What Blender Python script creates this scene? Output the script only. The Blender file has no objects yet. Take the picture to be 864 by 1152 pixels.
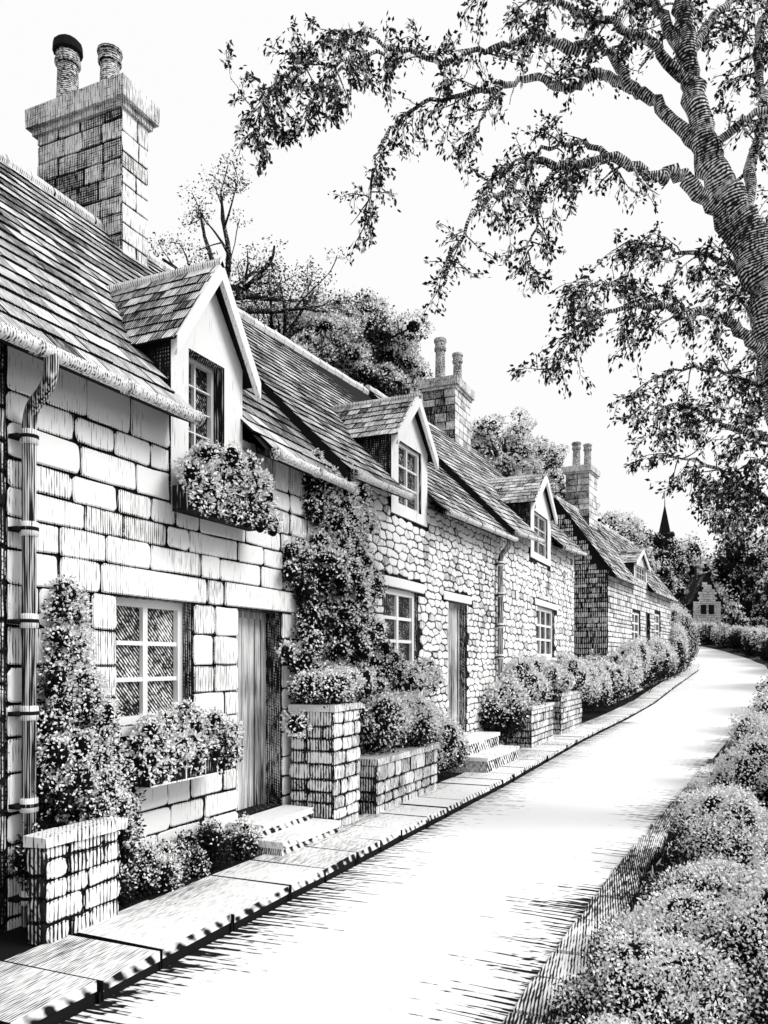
import bpy, math, random
import numpy as np
from mathutils import Vector, Matrix
random.seed(11); rng=np.random.default_rng(11)
scene=bpy.context.scene
scene.view_settings.view_transform='Standard'
col=scene.collection
U=random.uniform
# ------------------------------------------------------------ materials
def ink(name,tone=.3,k=(30,30,0),scale=(42,42,5),attr=1.0,low=.16,lows=1.4,paper=.84,black=.010,soft=3.4,cross=None,wmix=.5,rough=.9,dist=.14,along=0):
    m=bpy.data.materials.new(name); m.use_nodes=True
    nt=m.node_tree; N=nt.nodes; K=nt.links; N.clear()
    def math_(op,a,b=None,clamp=False):
        n=N.new('ShaderNodeMath'); n.operation=op; n.use_clamp=clamp
        for i,x in enumerate((a,b)):
            if x is None: continue
            if isinstance(x,(int,float)): n.inputs[i].default_value=x
            else: K.new(x,n.inputs[i])
        return n.outputs[0]
    out=N.new('ShaderNodeOutputMaterial'); b=N.new('ShaderNodeBsdfPrincipled')
    b.inputs['Roughness'].default_value=rough; b.inputs['Specular IOR Level'].default_value=.1
    K.new(b.outputs[0],out.inputs[0])
    tc=N.new('ShaderNodeTexCoord'); co=tc.outputs['Object']
    dn=N.new('ShaderNodeTexNoise'); dn.inputs['Scale'].default_value=3.2; dn.inputs['Detail'].default_value=2; K.new(co,dn.inputs['Vector'])
    dist_o=math_('MULTIPLY',math_('SUBTRACT',dn.outputs[0],.5),dist*6)
    def stroke(k,scale,al=0):
        if al:
            at=N.new('ShaderNodeAttribute'); at.attribute_name='along'; dot=math_('MULTIPLY',at.outputs['Fac'],al)
        else:
            d=N.new('ShaderNodeVectorMath'); d.operation='DOT_PRODUCT'; K.new(co,d.inputs[0]); d.inputs[1].default_value=k; dot=d.outputs['Value']
        w=math_('SINE',math_('MULTIPLY',math_('ADD',dot,dist_o),6.2832))
        w=math_('MULTIPLY',math_('ADD',math_('MULTIPLY',w,.5),.5),wmix)
        s=N.new('ShaderNodeMapping'); s.inputs['Scale'].default_value=scale; K.new(co,s.inputs[0])
        n=N.new('ShaderNodeTexNoise'); n.inputs['Scale'].default_value=1; n.inputs['Detail'].default_value=1.5
        K.new(s.outputs[0],n.inputs['Vector'])
        mr=N.new('ShaderNodeMapRange'); mr.inputs[1].default_value=.28; mr.inputs[2].default_value=.72; K.new(n.outputs[0],mr.inputs[0])
        return math_('ADD',w,math_('MULTIPLY',mr.outputs[0],1-wmix))
    a=N.new('ShaderNodeAttribute'); a.attribute_name='tone'
    ln=N.new('ShaderNodeTexNoise'); ln.inputs['Scale'].default_value=lows; ln.inputs['Detail'].default_value=3; K.new(co,ln.inputs['Vector'])
    T=math_('ADD',math_('MULTIPLY',a.outputs['Fac'],attr),math_('MULTIPLY',math_('SUBTRACT',ln.outputs[0],.5),low*4))
    T=math_('ADD',T,tone)
    i1=math_('ADD',math_('MULTIPLY',math_('SUBTRACT',T,stroke(k,scale,along)),soft),.5,True)
    if cross:
        ck,cs,off=cross
        i2=math_('ADD',math_('MULTIPLY',math_('SUBTRACT',math_('SUBTRACT',T,off),stroke(ck,cs)),soft),.5,True)
        i1=math_('MAXIMUM',i1,i2)
    mx=N.new('ShaderNodeMix'); mx.data_type='RGBA'
    mx.inputs[6].default_value=(paper,paper,paper,1); mx.inputs[7].default_value=(black,black,black,1)
    K.new(i1,mx.inputs[0]); K.new(mx.outputs[2],b.inputs['Base Color'])
    bp=N.new('ShaderNodeBump'); bp.inputs['Strength'].default_value=.12; bp.inputs['Distance'].default_value=.005
    K.new(i1,bp.inputs['Height']); bp.invert=True; K.new(bp.outputs[0],b.inputs['Normal'])
    return m
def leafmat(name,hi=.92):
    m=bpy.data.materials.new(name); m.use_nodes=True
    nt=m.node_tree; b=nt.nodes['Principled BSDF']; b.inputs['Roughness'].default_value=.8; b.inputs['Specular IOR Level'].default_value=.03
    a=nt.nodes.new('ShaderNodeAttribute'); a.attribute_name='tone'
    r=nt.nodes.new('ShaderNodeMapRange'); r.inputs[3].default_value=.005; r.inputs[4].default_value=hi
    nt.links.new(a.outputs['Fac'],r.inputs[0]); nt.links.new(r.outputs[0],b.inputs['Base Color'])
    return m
M=dict(
 ashlar=ink('ashlar_stone',.12,(42,42,0),(58,58,8),low=.24,lows=1.6,cross=((10,10,34),(40,40,40),.34)),
 rubble=ink('rubble_stone',.13,(30,30,0),(40,40,9),low=.24,lows=1.0,cross=((12,12,18),(30,30,30),.35)),
 farstone=ink('far_stone',.24,(14,14,0),(20,20,6),low=.15,lows=.8),
 dark=ink('dark_mortar',.95,(30,30,0),low=.1),  # one dark colour for joints, roof deck and fittings
 brick=ink('chimney_stone',.38,(34,34,0),(46,46,8),low=.2,lows=2.2,cross=((0,0,32),(8,8,48),.2)),
 tile=ink('roof_tile',.54,(0,38,0),(8,50,8),low=.2,lows=.9,cross=((14,14,14),(24,24,24),.42),soft=2.6,wmix=.6),
 tilex=ink('dormer_tile',.55,(38,0,0),(48,9,9),low=.2,lows=1.5,soft=2.6,wmix=.6),
 ftile=ink('far_roof_tile',.64,(0,10,0),(3,16,3),low=.2,lows=.7),
 plaster=ink('plaster',.02,(36,36,0),(44,44,4),low=.2,lows=2),
 white=ink('white_paint',-.2,(26,26,0),low=.1,lows=3),
 wood=ink('weathered_wood',.46,(44,44,0),(70,70,2.2),low=.18,lows=1.5),
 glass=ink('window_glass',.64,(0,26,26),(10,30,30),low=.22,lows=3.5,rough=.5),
 glassdark=ink('dark_window_glass',.84,(0,26,26),(10,30,30),low=.2,lows=3.5,rough=.5),  # darker-coloured glass, used for most panes
 pipe=ink('gutter_iron',.44,scale=(50,50,50),low=.12,lows=3,along=46,wmix=.35,dist=.05,soft=2.6),
 pipev=ink('downpipe_iron',.50,(48,48,0),(54,54,3),low=.1,lows=2,wmix=.35,soft=2.6),
 pot=ink('clay_pot',.56,scale=(30,30,40),low=.15,lows=3,along=38,wmix=.4,dist=.08,soft=2.6),
 slab=ink('paving_slab',.16,(52,8,8),(58,7,14),low=.22,lows=1.3,wmix=.45,dist=.08,soft=3.2),
 road=ink('road_surface',.0,(-.406*10,.914*10,0),(1.0,30,4),low=.08,lows=.6,soft=9,paper=.86,wmix=.2,dist=.5),
 ground=ink('ground_soil',.86,(8,8,8),(14,14,14),low=.15,lows=.7),
 bark=ink('bark',.66,scale=(30,30,15),low=.24,lows=1.6,along=34,wmix=.5,dist=.5,soft=3.2),
 bark2=ink('distant_bark',.9,(10,10,14),low=.2,lows=1),
 box=ink('planter_box',.85,(30,30,0),low=.2,lows=2),
 leaf=leafmat('foliage'),
)
# ------------------------------------------------------------ mesh helpers
class MB:
    def __init__(s): s.v=[];s.f=[];s.t=[];s.m=[];s.al=[]
    def poly(s,pts,t=0,m=0):
        i=len(s.v); s.v+= [tuple(p) for p in pts]; s.f.append(tuple(range(i,i+len(pts)))); s.t.append(t); s.m.append(m)
    def box(s,a,b,t=0,m=0,j=0):
        x0,y0,z0=a; x1,y1,z1=b; i=len(s.v)
        for x in (x0,x1):
            for y in (y0,y1):
                for z in (z0,z1): s.v.append((x+U(-j,j),y+U(-j,j),z+U(-j,j)))
        s.al+=[0]*8 if s.al or i==0 else []
        for f in ((0,1,3,2),(4,6,7,5),(0,4,5,1),(2,3,7,6),(0,2,6,4),(1,5,7,3)):
            s.f.append(tuple(i+k for k in f)); s.t.append(t); s.m.append(m)
    def tube(s,pts,rads,sides=6,t=0,m=0,cap=True):
        pts=[Vector(p) for p in pts]; n=len(pts); ref=None; rings=[]; acc=U(0,1)
        ok=len(s.al)==len(s.v)
        for k in range(n):
            if k: acc+=(pts[k]-pts[k-1]).length
            d=(pts[min(k+1,n-1)]-pts[max(k-1,0)])
            if d.length<1e-6: d=Vector((0,0,1))
            d.normalize()
            if ref is None: ref=d.orthogonal()
            ref=(ref-d*ref.dot(d))
            if ref.length<1e-4: ref=d.orthogonal()
            ref.normalize(); b=d.cross(ref)
            i=len(s.v); rings.append(i)
            for q in range(sides):
                a=2*math.pi*q/sides; s.v.append(tuple(pts[k]+(ref*math.cos(a)+b*math.sin(a))*rads[k]))
                if ok: s.al.append(acc)
        for k in range(n-1):
            a,b2=rings[k],rings[k+1]
            for q in range(sides):
                r=(q+1)%sides; s.f.append((a+q,a+r,b2+r,b2+q)); s.t.append(t); s.m.append(m)
        if cap:
            s.f.append(tuple(rings[0]+q for q in reversed(range(sides)))); s.t.append(t); s.m.append(m)
            s.f.append(tuple(rings[-1]+q for q in range(sides))); s.t.append(t); s.m.append(m)
def info(o,**k):
    for a,b in k.items():
        if b: o[a]=b
def mobj(name,mb,mats,parent=None,smooth=False,loc=None,rz=0,**k):
    me=bpy.data.meshes.new(name); me.from_pydata(mb.v,[],mb.f)
    for m in mats: me.materials.append(M[m])
    me.polygons.foreach_set('material_index',mb.m)
    a=me.attributes.new('tone','FLOAT','FACE'); a.data.foreach_set('value',mb.t)
    if len(mb.al)==len(mb.v):
        a=me.attributes.new('along','FLOAT','POINT'); a.data.foreach_set('value',mb.al)
    if smooth: me.polygons.foreach_set('use_smooth',[True]*len(mb.f))
    me.update(); o=bpy.data.objects.new(name,me); col.objects.link(o)
    if parent: o.parent=parent
    if loc is not None: o.location=loc; o.rotation_euler[2]=rz
    info(o,**k); return o
def empty(name,loc,rz=0,**k):
    o=bpy.data.objects.new(name,None); col.objects.link(o); o.location=loc; o.rotation_euler[2]=rz; o.empty_display_size=.3
    info(o,**k); return o
def quads(name,V,T,mat='leaf',parent=None,loc=(0,0,0),core=None,**k):
    if core is not None:
        V=np.concatenate([core,V]); T=np.concatenate([np.zeros(len(core)//4),T])
    if parent is None: V=V-np.array(loc)
    n=len(V)//4; me=bpy.data.meshes.new(name)
    me.vertices.add(n*4); me.vertices.foreach_set('co',V.astype(np.float32).ravel())
    me.loops.add(n*4); me.loops.foreach_set('vertex_index',np.arange(n*4,dtype=np.int32))
    me.polygons.add(n); me.polygons.foreach_set('loop_start',np.arange(0,n*4,4,dtype=np.int32))
    me.update(calc_edges=True)
    me.materials.append(M[mat])
    a=me.attributes.new('tone','FLOAT','FACE'); a.data.foreach_set('value',T.astype(np.float32))
    o=bpy.data.objects.new(name,me); col.objects.link(o)
    if parent: o.parent=parent
    else: o.location=loc
    info(o,**k); return o
def unit(a): return a/np.maximum(np.linalg.norm(a,axis=1,keepdims=True),1e-6)
def leafquads(P,size,D=None,aspect=.5,rnd=1.0):
    n=len(P); d=unit(rng.normal(size=(n,3))*rnd+(0 if D is None else D))
    s=unit(np.cross(d,rng.normal(size=(n,3)))); L=(size*rng.uniform(.65,1.35,n))[:,None]
    V=np.empty((n,4,3)); V[:,0]=P; V[:,1]=P+d*L*.45+s*L*aspect/2; V[:,2]=P+d*L; V[:,3]=P+d*L*.45-s*L*aspect/2
    return V.reshape(-1,3)
def sphere_quads(c,r,nu=9,nv=5,s=.74):
    Q=[]
    def pt(u,v):
        a=2*math.pi*u/nu; b=math.pi*v/nv
        return (c[0]+r[0]*s*math.cos(a)*math.sin(b),c[1]+r[1]*s*math.sin(a)*math.sin(b),c[2]+r[2]*s*math.cos(b))
    for u in range(nu):
        for v in range(nv): Q+= [pt(u,v),pt(u,v+1),pt(u+1,v+1),pt(u+1,v)]
    return Q
def lumps(c,r,k=7,f=.5):
    out=[(c,(r[0]*.7,r[1]*.7,r[2]*.7))]
    for i in range(k):
        d=rng.normal(size=3); d/=np.linalg.norm(d); d[2]=abs(d[2])*.95-.15
        q=U(.45,.82); rr=f*U(.5,1.1)
        out.append(((c[0]+d[0]*r[0]*q,c[1]+d[1]*r[1]*q,c[2]+d[2]*r[2]*q),(r[0]*rr,r[1]*rr,r[2]*rr)))
    return out
def bush(name,blobs,leaf=.04,dens=1.3,white=.35,aspect=.6,zmin=.1,loc=None,grad=.45,loose=.3,core=.74,gz=None,gain=1.3,**k):
    # gz=(z0,z1): pale share grows with height: blossom, plus lit tops painted in
    Vs=[];Ts=[];C=[]; ph=rng.uniform(0,6,3); fq=.55/leaf**.8*.55
    for c,r in blobs:
        if core: C+=sphere_quads(c,r,s=core)
        area=4*math.pi*((r[0]*r[1])**1.6/3+(r[0]*r[2])**1.6/3+(r[1]*r[2])**1.6/3)**(1/1.6)
        n=int(area/(leaf*leaf*aspect)*dens)
        d=unit(rng.normal(size=(n,3))); rad=rng.uniform(.78,1.08,n); ex=rng.random(n)<loose; rad[ex]*=rng.uniform(1,1.28,ex.sum()); rad=rad[:,None]
        P=np.array(c)+d*np.array(r)*rad
        w=np.sin(P[:,0]*fq+ph[0]+P[:,2]*fq*.6)+np.sin(P[:,1]*fq*1.1+ph[1]-P[:,0]*fq*.5)+np.sin(P[:,2]*fq*1.2+ph[2]+P[:,1]*fq*.7)
        keep=P[:,2]>zmin; P=P[keep]; d=d[keep]; w=w[keep]
        p=white+.10+grad*d[:,2]+.24*d[:,0]+.18*w  # leaves facing up and sunward painted paler, as if lit
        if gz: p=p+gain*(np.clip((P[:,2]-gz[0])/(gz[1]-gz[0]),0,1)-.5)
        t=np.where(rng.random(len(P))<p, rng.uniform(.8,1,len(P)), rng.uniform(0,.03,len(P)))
        Vs.append(leafquads(P,leaf,d*.8,aspect)); Ts.append(t)
    if loc is None:
        c=blobs[0][0]; loc=(c[0],c[1],zmin)
    return quads(name,np.concatenate(Vs),np.concatenate(Ts),core=np.array(C) if core else None,loc=loc,**k)
def emit(mb,fr,Q,proud,t,m=0):
    O,Uv,Vv,N=fr; n=len(Q); cu=sum(q[0] for q in Q)/n; cv=sum(q[1] for q in Q)/n
    hv=max(abs(q[1]-cv) for q in Q); i0=len(mb.v); ins=min(.010,hv*.22)
    for dep,s in ((0,0),(proud*.7,0),(proud,ins)):
        for x,y in Q:
            du,dv=x-cu,y-cv
            xx=x-math.copysign(min(abs(du),s),du); yy=y-math.copysign(min(abs(dv),s),dv)
            mb.v.append(tuple(O+Uv*xx+Vv*yy+N*dep))
    for rr,tt in ((0,.7),(1,t+.2)):
        for k in range(n):
            k2=(k+1)%n; a=i0+rr*n
            mb.f.append((a+k,a+k2,a+n+k2,a+n+k)); mb.t.append(tt); mb.m.append(m)
    mb.f.append(tuple(range(i0+2*n,i0+3*n))); mb.t.append(t); mb.m.append(m)
def stones(mb,O,Uv,Vv,N,u1,v1,ch,wr,op=(),proud=.03,gap=.007,wob=.006,tf=lambda:0,m=0,inside=None,u0=0,v0=0,cr=.03,split=0):
    fr=tuple(map(Vector,(O,Uv,Vv,N))); v=v0
    def stone(ua,ub,va,vb):
        if ub-ua<.03 or vb-va<.03: return
        if inside and not (inside(ua,va) and inside(ub,vb) and inside(ua,vb) and inside(ub,va)): return
        g=gap*U(.7,1.4); ua+=g;ub-=g;va+=g;vb-=g
        r=min(cr*U(.6,1.5),(vb-va)*.35,(ub-ua)*.35)
        P=[]
        for cx,cy,sx,sy in ((ua,va,1,1),(ub,va,-1,1),(ub,vb,-1,-1),(ua,vb,1,-1)):
            a=(cx,cy+sy*r); b=(cx+sx*r*.3,cy+sy*r*.3); c=(cx+sx*r,cy)
            P+= [a,b,c] if sx*sy>0 else [c,b,a]
        Q=[]
        for i,p in enumerate(P):
            Q.append(p)
            if i%3==2:
                q=P[(i+1)%12]; Q.append(((p[0]+q[0])/2,(p[1]+q[1])/2))
        Q=[(x+U(-wob,wob),y+U(-wob,wob)) for x,y in Q]
        emit(mb,fr,Q,proud*U(.75,1.25),tf(),m)
    while v<v1-.03:
        h=U(*ch)
        if v+h>v1-ch[0]*.6: h=v1-v
        va,vb=v,v+h
        bl=sorted((a,b) for (a,b,c,d) in op if min(vb,d)-max(va,c)>.002)
        free=[];x=u0
        for a,b in bl:
            if a>x: free.append((x,a))
            x=max(x,b)
        if x<u1: free.append((x,u1))
        for a,b in free:
            u=a
            while u<b-.01:
                w=U(*wr)
                if b-u<w+wr[0]*.7: w=b-u if b-u<wr[1]*1.1 else (b-u)/2
                if split and random.random()<split and h>.12:
                    s=U(.4,.6)*h; stone(u,u+w,va,va+s); stone(u,u+w,va+s,vb)
                else:
                    stone(u,u+w,va,vb)
                u+=w
        v+=h
def clip(poly,px,py,nx,ny):
    out=[];n=len(poly)
    for i in range(n):
        a=poly[i];b=poly[(i+1)%n]; da=(a[0]-px)*nx+(a[1]-py)*ny; db=(b[0]-px)*nx+(b[1]-py)*ny
        if da<=0: out.append(a)
        if (da<0)!=(db<0) and abs(da-db)>1e-9:
            t=da/(da-db); out.append((a[0]+(b[0]-a[0])*t,a[1]+(b[1]-a[1])*t))
    return out
def rubble(mb,O,Uv,Vv,N,u1,vtop,w,h,op=(),proud=.028,gap=.006,tf=lambda:0,m=0,v0=0):
    fr=tuple(map(Vector,(O,Uv,Vv,N))); vm=max(vtop(0),vtop(u1)); R=int((vm-v0)/h)+2; C=int(u1/w)+3
    S=[[( (c-.5+.5*(r%2)+U(-.36,.36))*w, v0+(r+.0+U(-.22,.22))*h) for c in range(C)] for r in range(R)]
    A=w/h
    for r in range(R):
        for c in range(C):
            x,y=S[r][c]
            if any(a<x<b and cc<y<d for a,b,cc,d in op): continue
            P=[(x-w*2,y-h*2),(x+w*2,y-h*2),(x+w*2,y+h*2),(x-w*2,y+h*2)]
            for r2 in range(max(0,r-2),min(R,r+3)):
                for c2 in range(max(0,c-2),min(C,c+3)):
                    if r2==r and c2==c: continue
                    X,Y=S[r2][c2]; nx,ny=X-x,(Y-y)*A*A
                    P=clip(P,(x+X)/2,(y+Y)/2,nx,ny)
                    if len(P)<3: break
                if len(P)<3: break
            if len(P)<3: continue
            P=clip(P,0,0,-1,0); P=clip(P,u1,0,1,0); P=clip(P,0,v0,0,-1)
            tp=vtop(min(max(x,0),u1)); P=clip(P,0,tp,0,1)
            for a,b,cc,d in op:
                if len(P)<3: break
                xs=[p[0] for p in P]; ys=[p[1] for p in P]
                if max(xs)<=a or min(xs)>=b or max(ys)<=cc or min(ys)>=d: continue
                sep=[(a-x)/w,(x-b)/w,(cc-y)/h,(y-d)/h]; q=sep.index(max(sep))
                P=[clip(P,a,0,1,0),clip(P,b,0,-1,0),clip(P,0,cc,0,1),clip(P,0,d,0,-1)][q]
            if len(P)<3: continue
            cx=sum(p[0] for p in P)/len(P); cy=sum(p[1] for p in P)/len(P)
            ex=max(abs(p[0]-cx) for p in P); ey=max(abs(p[1]-cy) for p in P)
            if ex<.02 or ey<.015: continue
            g=gap*U(.7,1.5); kx,ky=max(.3,1-g/ex),max(.3,1-g/ey)
            P=[(cx+(p[0]-cx)*kx,cy+(p[1]-cy)*ky) for p in P]
            Q=[]
            for i in range(len(P)):
                a=P[i];b=P[(i+1)%len(P)]
                Q.append((a[0]*.86+b[0]*.14,a[1]*.86+b[1]*.14)); Q.append((a[0]*.14+b[0]*.86,a[1]*.14+b[1]*.86))
            emit(mb,fr,Q,proud*U(.6,1.3),tf(),m)
def tiles(mb,O,Uv,S,lu,ls,tw,te,N,m=0,skip=None,th=.022,tf=None):
    O,Uv,S,N=Vector(O),Vector(Uv),Vector(S).normalized(),Vector(N).normalized()
    rows=int(ls/te)+1; te=ls/rows
    for r in range(rows):
        off=-tw*.5*(r%2)-U(0,.03); u=off
        while u<lu:
            w=tw*U(.85,1.12); a=max(u,0)+.004; b=min(u+w,lu)-.004; u+=w
            if b-a<.02: continue
            if skip and skip((a+b)/2,(r+.5)*te): continue
            s0=r*te-U(0,.014); s1=min((r+1)*te+.05,ls+.02); k=U(-.004,.006)
            t=(tf() if tf else U(-.26,.24)); i=len(mb.v)
            for (uu,ss,nn) in ((a,s0,th*.9+k),(b,s0,th*.9+k+U(-.004,.004)),(b,s1,0),(a,s1,0),(a,s0,th*1.9+k),(b,s0,th*1.9+k),(b,s1,th*.9),(a,s1,th*.9)):
                mb.v.append(tuple(O+Uv*uu+S*ss+N*nn))
            for f,tt in (((0,1,5,4),.6),((4,5,6,7),t),((1,2,6,5),.5),((3,0,4,7),.5),((2,3,7,6),t)):
                mb.f.append(tuple(i+q for q in f)); mb.t.append(tt); mb.m.append(m)
# ------------------------------------------------------------ house parts (local: facade x=0 facing +x, y along)
def window(par,y0,y1,z0,z1,x=-.10,cols=2,rows=3,fw=.055,bw=.028,sill=True,fm='white',gm='glass'):
    g=MB(); g.poly([(x,y0,z0),(x,y1,z0),(x,y1,z1),(x,y0,z1)],0,0)
    w=mobj('window',g,[gm],par)
    f=MB(); X0,X1=x+.004,x+.055
    f.box((X0,y0,z0),(X1,y0+fw,z1)); f.box((X0,y1-fw,z0),(X1,y1,z1))
    f.box((X0,y0+fw,z0),(X1-.002,y1-fw,z0+fw)); f.box((X0,y0+fw,z1-fw),(X1-.002,y1-fw,z1))
    iy0,iy1,iz0,iz1=y0+fw,y1-fw,z0+fw,z1-fw
    for c in range(1,cols):
        yy=iy0+(iy1-iy0)*c/cols; f.box((X0,yy-bw*.8,iz0),(X1-.012,yy+bw*.8,iz1))
    for r in range(1,rows):
        zz=iz0+(iz1-iz0)*r/rows; f.box((X0,iy0,zz-bw/2),(X1-.016,iy1,zz+bw/2))
    mobj('frame',f,[fm],w)
    if sill:
        s=MB(); s.box((x+.06,y0-.07,z0-.07),(.075,y1+.07,z0-.003),0); mobj('sill',s,['plaster'],w)
    return w
def door(par,y0,y1,z0,z1,x=-.18):
    b=MB(); n=6; w=(y1-y0-.14)/n
    for i in range(n):
        b.box((x,y0+.07+i*w+.006,z0),(x+.03+U(0,.008),y0+.07+(i+1)*w-.006,z1-.07),U(-.15,.2),0)
    b.box((x-.02,y0+.06,z0),(x,y1-.06,z1-.06),.9,0)
    d=mobj('door',b,['wood'],par)
    f=MB(); f.box((x-.01,y0,z0),(x+.06,y0+.07,z1),.05); f.box((x-.01,y1-.07,z0),(x+.06,y1,z1),.05); f.box((x-.01,y0+.07,z1-.07),(x+.058,y1-.07,z1),.05)
    mobj('frame',f,['wood'],d)
    h=MB(); zc=z0+(z1-z0)*.48; yh=y0+.16
    h.tube([(x+.04,yh,zc),(x+.075,yh,zc),(x+.085,yh,zc+.01)],[.012,.012,.028],8,.9); h.box((x+.036,yh-.02,zc-.07),(x+.044,yh+.02,zc+.05),.9)
    mobj('handle',h,['dark'],d); return d
def panel(mb,L,ztop,op,holes=(),t=0,x=0,z0=-.3,thick=.28):
    al=list(op)+list(holes)
    ys=sorted(set([0,L]+[v for o in al for v in o[:2]])); zs=sorted(set([z0]+[v for o in al for v in o[2:]]+[99]))
    for i in range(len(ys)-1):
        for j in range(len(zs)-1):
            a,b,c,d=ys[i],ys[i+1],zs[j],zs[j+1]; ym=(a+b)/2
            if any(o[0]<=ym<=o[1] and o[2]<=(c+.001)<o[3] for o in al): continue
            ca,cb=min(c,ztop(a)),min(c,ztop(b)); da,db=min(d,ztop(a)),min(d,ztop(b))
            if da-ca<1e-4 and db-cb<1e-4: continue
            mb.poly([(x,a,ca),(x,b,cb),(x,b,db),(x,a,da)],t,1)
    for (a,b,c,d) in op:
        X=x-thick
        for q in ([(x,a,c),(X,a,c),(X,a,d),(x,a,d)],[(x,b,c),(X,b,c),(X,b,d),(x,b,d)],[(x,a,c),(X,a,c),(X,b,c),(x,b,c)],[(x,a,d),(X,a,d),(X,b,d),(x,b,d)]):
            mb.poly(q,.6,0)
def shell(mb,L,D,ze,zr,t=.2):
    for y in (0,L): mb.poly([(0,y,-.3),(0,y,ze(y)),(-D,y,zr(y)-.03),(-2*D,y,ze(y)),(-2*D,y,-.3)],t,1)
    mb.poly([(-2*D,0,-.3),(-2*D,L,-.3),(-2*D,L,ze(L)),(-2*D,0,ze(0))],t,1)
def chimney(par,x0,x1,y0,y1,z0,z1,pots,ch=(.15,.2),wr=(.2,.4),cap=.1,smat='brick',bias=0.0,cowl=False):
    c=MB(); c.box((x0+.02,y0+.02,z0),(x1-.02,y1-.02,z1-.3),0,1)
    H=z1-.3-z0
    tf=lambda:U(-.15,.2)+bias
    stones(c,(x0,y0+.02,z0),(1,0,0),(0,0,1),(0,-1,0),x1-x0,H,ch,wr,proud=.02,tf=lambda:tf()+.12,gap=.006,cr=.015)  # near face toned darker, street face lighter: sun and shade in the colour
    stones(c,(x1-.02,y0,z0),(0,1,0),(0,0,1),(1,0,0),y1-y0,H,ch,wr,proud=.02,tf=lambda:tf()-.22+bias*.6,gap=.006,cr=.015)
    k=cap
    c.box((x0-k*.4,y0-k*.4,z1-.32),(x1+k*.4,y1+k*.4,z1-.24),.0+bias,0,.004)
    c.box((x0-k,y0-k,z1-.24),(x1+k,y1+k,z1),-.04+bias,0,.008)
    o=mobj('chimney',c,[smat,'dark'],par)
    for j,(px,py,r,h) in enumerate(pots):
        p=MB(); zz=z1
        prof=[(0,1.15),(.05,1.15),(.06,1.0),(h*.72,.88),(h*.74,1.12),(h*.80,1.12),(h*.82,.98),(h*.9,1.02),(h*.92,1.2),(h*.98,1.18),(h,1.0)]
        p.tube([(px,py,zz+a) for a,_ in prof],[r*b for _,b in prof],14,bias*.2)
        p.tube([(px,py,zz+h-.02),(px,py,zz+h+.004)],[r*.75,r*.75],10,1,0)
        if cowl and j==0:
            p.tube([(px,py,zz+h-.1),(px,py,zz+h-.08),(px,py,zz+h+.03),(px,py,zz+h+.08),(px,py,zz+h+.1)],[r*1.15,r*1.3,r*1.25,r*.9,r*.3],14,1.5,0)
        mobj('chimney_pot',p,['pot'],o)
    return o
def roof(par,L,ze,zr,D,dorm=(),tw=.22,te=.21,mat='tile',ov=.3):
    r=MB()
    e0,e1=ze(0),ze(L); r0,r1=zr(0),zr(L); sl=(r0-e0)/D
    xo=ov; zo0=e0-ov*sl*.9; zo1=e1-ov*(r1-e1)/D*.9
    brk=[-.05]+[v for d in dorm for v in (d[0],d[1])]+[L+.05]
    def pt(y,x):
        f=(y/L); zo=zo0+(zo1-zo0)*f; rr=r0+(r1-r0)*f; k=(xo-x)/(xo+D); return (x,y,zo+(rr-zo)*k)
    for i in range(0,len(brk)-1):
        a,b=brk[i],brk[i+1]; isd=(i%2==1); xs=xo
        if isd:
            dd=dorm[(i-1)//2]; xs=-(dd[2]-ze(a))/sl
        r.poly([pt(a,xs),pt(b,xs),pt(b,-D),pt(a,-D)],.6,1)
        if not isd:
            A,B=pt(a,xo),pt(b,xo); r.poly([(xo-.005,a,A[2]-.06),(xo-.005,b,B[2]-.06),(xo-.005,b,B[2]+.01),(xo-.005,a,A[2]+.01)],.5,1)
            r.poly([(xo-.005,a,A[2]-.06),(xo-.005,b,B[2]-.06),(0,b,B[2]+.06),(0,a,A[2]+.06)],.5,1)
    r.poly([(-D,-.05,r0),(-D,L+.05,r1),(-2*D-ov,L+.05,zo1),(-2*D-ov,-.05,zo0)],.3,0)
    O=Vector((xo,0,zo0)); Uv=Vector((0,L,zo1-zo0)); lu=Uv.length; Uv.normalize()
    S=Vector((-D-xo,0,r0-zo0)); ls=S.length; N=Vector((r0-zo0,0,D+xo)); sn=S.normalized()
    def skip(u,s):
        z=zo0+s*sn.z
        return any(d[0]-.02<u<d[1]+.02 and z<d[2] for d in dorm)
    tiles(r,O,Uv,S,lu,ls,tw,te,N,0,skip)
    n=int(L/.32)
    for i in range(n):
        ya,yb=L*i/n,L*(i+1)/n-.012; za,zb=r0+(r1-r0)*i/n,r0+(r1-r0)*(i+1)/n; q=U(-.008,.008)
        r.tube([(-D,ya,za+.0+q),(-D,yb,zb+.0+q)],[.10,.092],8,U(-.5,-.2),0)
    for yy,f in ((-.06,0),(L+.02,1)):
        A=Vector((xo,yy,zo0+(zo1-zo0)*f-.1)); B=Vector((-D,yy,r0+(r1-r0)*f-.1)); q=Vector((0,0,.14))
        r.poly([A,B,B+q,A+q],.35,1)
    r.al=[]
    return mobj('roof',r,[mat,'dark'],par)
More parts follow.
